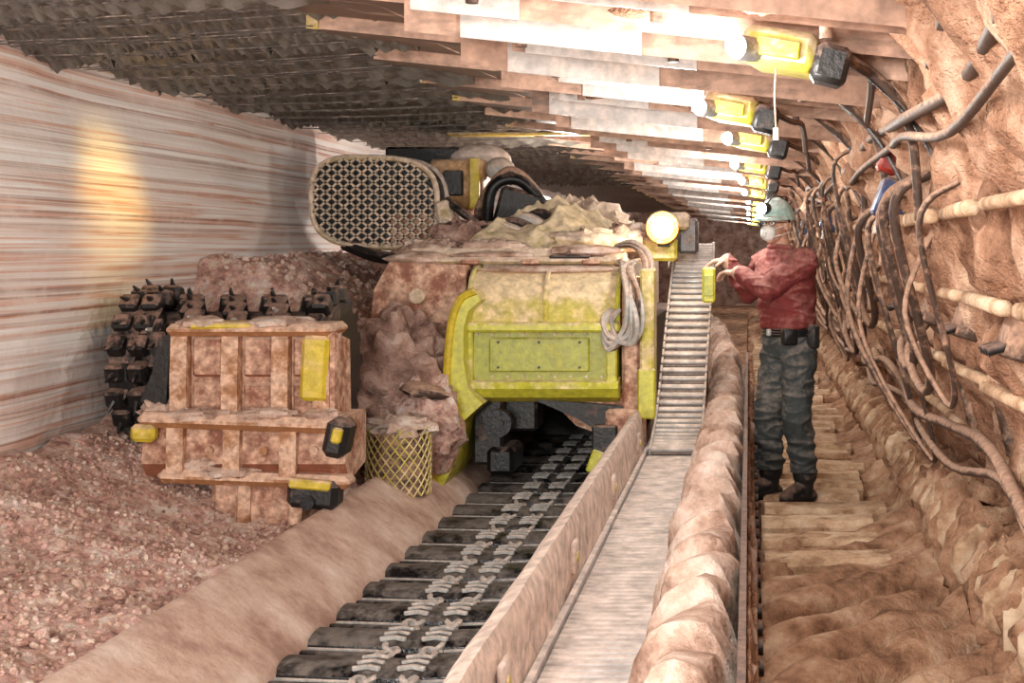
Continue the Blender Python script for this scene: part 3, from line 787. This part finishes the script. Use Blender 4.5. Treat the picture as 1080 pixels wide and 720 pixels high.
def ft(u,v):
    x=-2.0+1.25*u; y=9.7+1.1*v
    e=(math.sin(math.pi*u)**0.5)*(math.sin(math.pi*min(1,v*1.0))**0.6)
    h=0.27+0.05*math.sin(x*9+y*2)+0.08*(1-abs(math.sin(x*7-y*6)))**2+0.04*(1-abs(math.sin(x*15+y*9)))**2+0.07*fr(x*3,y*3,2,4)
    return V((x+0.03*n3(x*5,y*5,0),y,1.48+max(0,h)*e*(1.15-0.35*u)))
b.surf(110,80,ft,'cloth'); b.done('yellow_tarpaulin',60)
b=B()
for (c,r,k) in [((-2.05,10.0,1.55),(0.2,0.2,0.14),'bench'),((-1.1,9.75,1.52),(0.28,0.2,0.10),'cream'),((-0.85,9.9,1.54),(0.2,0.2,0.12),'crust'),((-1.75,9.6,1.50),(0.22,0.12,0.05),'crust'),((-2.2,9.7,1.47),(0.2,0.2,0.08),'crust'),((-1.3,11.0,1.6),(0.4,0.3,0.26),'cream')]:
    b.ell(c,r,k,30,18,None,0.4,3.5)
b.done('salt_lump',60)
b=B()
Yg=10.75; gx,gz,rx,rz=-2.86,1.84,0.48,0.34
outl=[]
for i in range(40):
    t=2*math.pi*i/40; c_,s_=math.cos(t),math.sin(t); e=0.62
    outl.append((gx+rx*math.copysign(abs(c_)**e,c_),gz+rz*math.copysign(abs(s_)**e,s_)-0.03*c_))
b.prism(outl,1,Yg+0.06,Yg+0.55,'black')
def inside(x,z):
    return (abs((x-gx)/rx)**3.0+abs((z-gz+0.03*(x-gx)/rx)/rz)**3.0)<1.0
cw,chh=0.046,0.037
for i in range(-12,13):
    for j in range(-12,13):
        x=gx+i*cw*2+(cw if j%2 else 0); z=gz+j*chh
        for dx in (-cw,cw):
            x2,z2=x+dx,z+chh
            if inside(x,z) and inside(x2,z2):
                mid=V(((x+x2)/2,Yg-0.01,(z+z2)/2)); L=math.hypot(dx,chh); an=math.degrees(math.atan2(chh,dx))
                b.box(mid-V((L/2+0.004,0.02,0.008)),mid+V((L/2+0.004,0.02,0.008)),'mesh',RY(-an))
b.tube([(x,Yg-0.01,z) for x,z in outl]+[(outl[0][0],Yg-0.01,outl[0][1])],0.022,'cream',8,1)
b.tube([(x+0.0,Yg+0.3,z) for x,z in outl]+[(outl[0][0],Yg+0.3,outl[0][1])],0.03,'rail',8,1)
b.prism([(10.8,1.2),(10.8,1.75),(11.6,1.9),(12.3,1.5),(12.3,1.1)],0,-2.75,-2.25,'pinkpaint')
b.tube([(-3.1,10.78,1.52),(-2.8,10.72,1.42),(-2.5,10.74,1.42),(-2.3,10.8,1.50)],0.05,'dark',8,5)
b.box((-2.95,11.4,1.9),(-2.35,11.9,2.31),'black',None,0.02)
b.box((-2.52,11.1,1.80),(-2.10,11.6,2.19),'wood',None,0.02); b.box((-2.20,11.05,1.80),(-2.12,11.12,2.2),'ylw',None,0.01)
b.box((-2.40,11.04,1.9),(-2.25,11.1,2.1),'dark',None,0.01)
b.ell((-2.2,11.5,2.2),(0.26,0.2,0.14),'rail',22,12); b.ell((-2.0,11.3,2.12),(0.12,0.1,0.10),'cable',16,10)
b.tube([(-2.05,11.0,1.6),(-2.0,10.95,1.95),(-1.8,11.0,2.02),(-1.6,11.1,1.8),(-1.55,11.2,1.6)],0.045,'black',10,6)
b.tube([(-2.15,11.1,1.6),(-2.1,11.05,1.85),(-1.9,11.1,2.1),(-1.7,11.2,1.95),(-1.5,11.3,1.6)],0.035,'hose',10,6)
b.tube([(-2.35,10.7,1.75),(-2.22,10.6,1.6),(-2.05,10.5,1.55),(-1.8,10.4,1.55)],0.05,'cable',8,6)
b.tube([(-2.3,10.7,1.85),(-2.15,10.6,1.75),(-2.0,10.6,1.62),(-1.9,10.4,1.52)],0.035,'dark',8,6)
b.box((-2.0,11.0,1.5),(-1.65,11.5,1.95),'dark',RY(15),0.03); b.box((-1.75,11.2,1.5),(-1.4,11.6,1.78),'deckgrey',RY(-10),0.03)
b.box((-2.35,10.62,1.55),(-2.24,11.0,1.85),'cream',RY(-12),0.02)
b.done('ranging_arm_guard',40)
# ================================================================ LAMPS
lampY=[(-1.6,0.0),(0.8,0.0),(2.7,0.0),(4.6,-0.03),(6.6,-0.22),(8.5,-0.12),(11.2,-0.1),(14,-0.06),(17,-0.04),(20.5,0.0),(24,0.0),(28,0),(33,0),(39,0)]
def lampmesh(cord):
    b=B()
    b.box((0.03,0.05,-0.06),(0.28,0.36,0.07),'ylwdust',RZ(-12)@RY(10),0.025)
    b.box((0.05,0.03,-0.03),(0.2,0.05,0.03),'ylw',RZ(-12)@RY(10),0.005)
    b.box((0.24,0.0,-0.12),(0.36,0.14,0.01),'dark',RY(14),0.02)
    b.box((0.10,0.2,0.05),(0.16,0.26,0.2),'dark')
    b.cyl((-0.01,0.02,0.0),(0.06,0.1,0.0),0.042,'deckgrey',n=16)
    b.ell((-0.015,0.0,0.0),(0.034,0.034,0.034),'lamp',14,10)
    if cord: b.tube([(0.12,0.1,-0.06),(0.115,0.08,-0.15),(0.12,0.09,-0.26)],0.004,'hose',5,3); b.cyl((0.12,0.09,-0.26),(0.12,0.09,-0.30),0.010,'cream',n=8)
    b.tube([(0.3,0.1,0.0),(0.42,0.3,-0.04),(0.5,0.8,-0.02),(0.55,1.6,-0.1)],0.016,'hose',6,4)
    return b.mesh('canopy_lamp',40)
lms=[lampmesh(False),lampmesh(True)]
for i,(y,x) in enumerate(lampY):
    o=bpy.data.objects.new('canopy_lamp',lms[1 if i==3 else 0]); link(o); o.location=(x,y,2.155)
    l=bpy.data.lights.new('lamp_light','POINT'); l.energy=52 if y<4 else (38 if y<12 else 58); l.color=(1,0.97,0.92); l.shadow_soft_size=0.07
    lo=bpy.data.objects.new('lamp_light',l); link(lo); lo.location=(x-0.12,y-0.16,2.0)
    lo.parent=o; lo.matrix_parent_inverse=Matrix.Translation((-x,-y,-2.155))
def light(name,typ,loc,e,col,size=0.1,rot=None,**k):
    l=bpy.data.lights.new(name,typ); l.energy=e; l.color=col
    if typ=='AREA': l.size=size
    else: l.shadow_soft_size=size
    for a,v in k.items(): setattr(l,a,v)
    o=bpy.data.objects.new(name,l); link(o); o.location=loc
    if rot: o.rotation_euler=rot
    return o
def aim(a,c): return (V(c)-V(a)).to_track_quat('-Z','Y').to_euler()
light('headlamp_light','POINT',(-0.60,9.48,1.63),13,(1,0.85,0.6),0.06)
light('wall_work_light','SPOT',(-2.6,7.9,2.3),46,(1,0.70,0.18),0.1,aim((-2.6,7.9,2.3),(-3.6,7.9,1.75)),spot_size=math.radians(55),spot_blend=1.0)
light('guard_shadow_light','POINT',(-1.6,12.3,2.05),70,(1,0.95,0.88),0.06)  # added lamp, placed to throw the guard's shadow onto the left wall
light('camera_fill_light','AREA',(-1.3,-0.8,1.9),175,(1,0.98,0.94),0.6,aim((-1.3,-0.8,1.9),(-1.9,8,1.0)))  # added soft fill light, unseen behind the camera
light('ceiling_fill_light','AREA',(-2.3,0.8,0.6),95,(1,0.97,0.92),0.4,aim((-2.3,0.8,0.6),(-2.5,7,2.5)))  # added low fill light, brightens the left part of the ceiling from below

# ================================================================ HOSES right side
b=B()
def gx_(z): return 0.62+0.30*(2.2-z)
rnd=random.Random(3)
for i in range(27):
    y=4.9+i*0.5+rnd.uniform(-0.2,0.2); L=rnd.uniform(0.35,1.1)
    zt_=rnd.uniform(1.5,2.1); zb=rnd.uniform(0.5,1.2); ze=rnd.uniform(1.0,1.9)
    b.tube([(gx_(zt_)-0.05,y,zt_),(gx_(zt_)-0.18,y+0.05*L,zt_-0.15),(gx_(zb)-0.27,y+0.35*L,zb+0.12),(gx_(zb)-0.27,y+0.6*L,zb),(gx_(ze)-0.2,y+0.95*L,(ze+zb)/2),(gx_(ze)-0.08,y+1.05*L,ze)],rnd.choice([0.012,0.016,0.021]),'hose',8,7)
for k,(z,off,r) in enumerate([(2.0,0.10,0.022),(1.9,0.14,0.016),(0.74,0.20,0.024),(0.62,0.22,0.018)]):
    pts=[]
    for i in range(0,36):
        y=-1+i*1.0; pts.append((gx_(z)-off-0.03*math.sin(i*2.3+k),y,z+0.05*math.sin(i*1.9+k)-0.03*(i%2)))
    b.tube(pts,r,'hose',8,5)
for i in range(9):
    y=5.0+i*1.2
    b.tube([(0.30,y,2.22),(0.5,y+0.1,2.08),(0.60,y+0.2,1.92),(gx_(1.6)-0.16,y+0.3,1.6)],0.018,'hose',8,5)
    b.tube([(0.35,y+0.3,2.22),(0.56,y+0.1,2.0),(0.68,y-0.1,1.75)],0.012,'dark',6,5)
b.tube([(0.38,4.3,2.26),(0.55,4.2,2.14),(0.72,4.1,1.98),(0.95,4.1,1.86)],0.022,'hose',10,6)
b.tube([(0.46,4.4,2.28),(0.60,4.3,2.2),(0.82,4.2,2.05),(1.0,4.2,1.98)],0.016,'cable',10,6)
b.done('hydraulic_hose',60)
b=B()
for y in (6.3,11.1,16.1):
    b.box((0.58,y,1.62),(0.74,y+0.24,1.80),'blue',RY(20),0.015); b.box((0.59,y-0.02,1.83),(0.69,y+0.16,1.95),'red',RY(20),0.015)
    for j in range(4): b.cyl((0.60,y+0.03+0.055*j,1.63),(0.58,y+0.03+0.055*j,1.56),0.014,'cable',n=8)
b.done('valve_block',40)
# ================================================================ WORLD / CAMERA
w=bpy.data.worlds.new('World'); bpy.context.scene.world=w; w.use_nodes=True
w.node_tree.nodes['Background'].inputs[0].default_value=(1.0,0.96,0.92,1); w.node_tree.nodes['Background'].inputs[1].default_value=0.8
cam=bpy.data.cameras.new('camera'); co=bpy.data.objects.new('camera',cam); link(co)
co.location=(0,0,1.5); co.rotation_euler=(math.pi/2,0,0)
cam.sensor_width=36; cam.lens=1484/1080*36
cam.shift_x=-(790-540)/1080; cam.shift_y=-(360-260)/1080
cam.clip_end=200
sc=bpy.context.scene; sc.camera=co
sc.view_settings.view_transform='Standard'; sc.view_settings.exposure=0.15
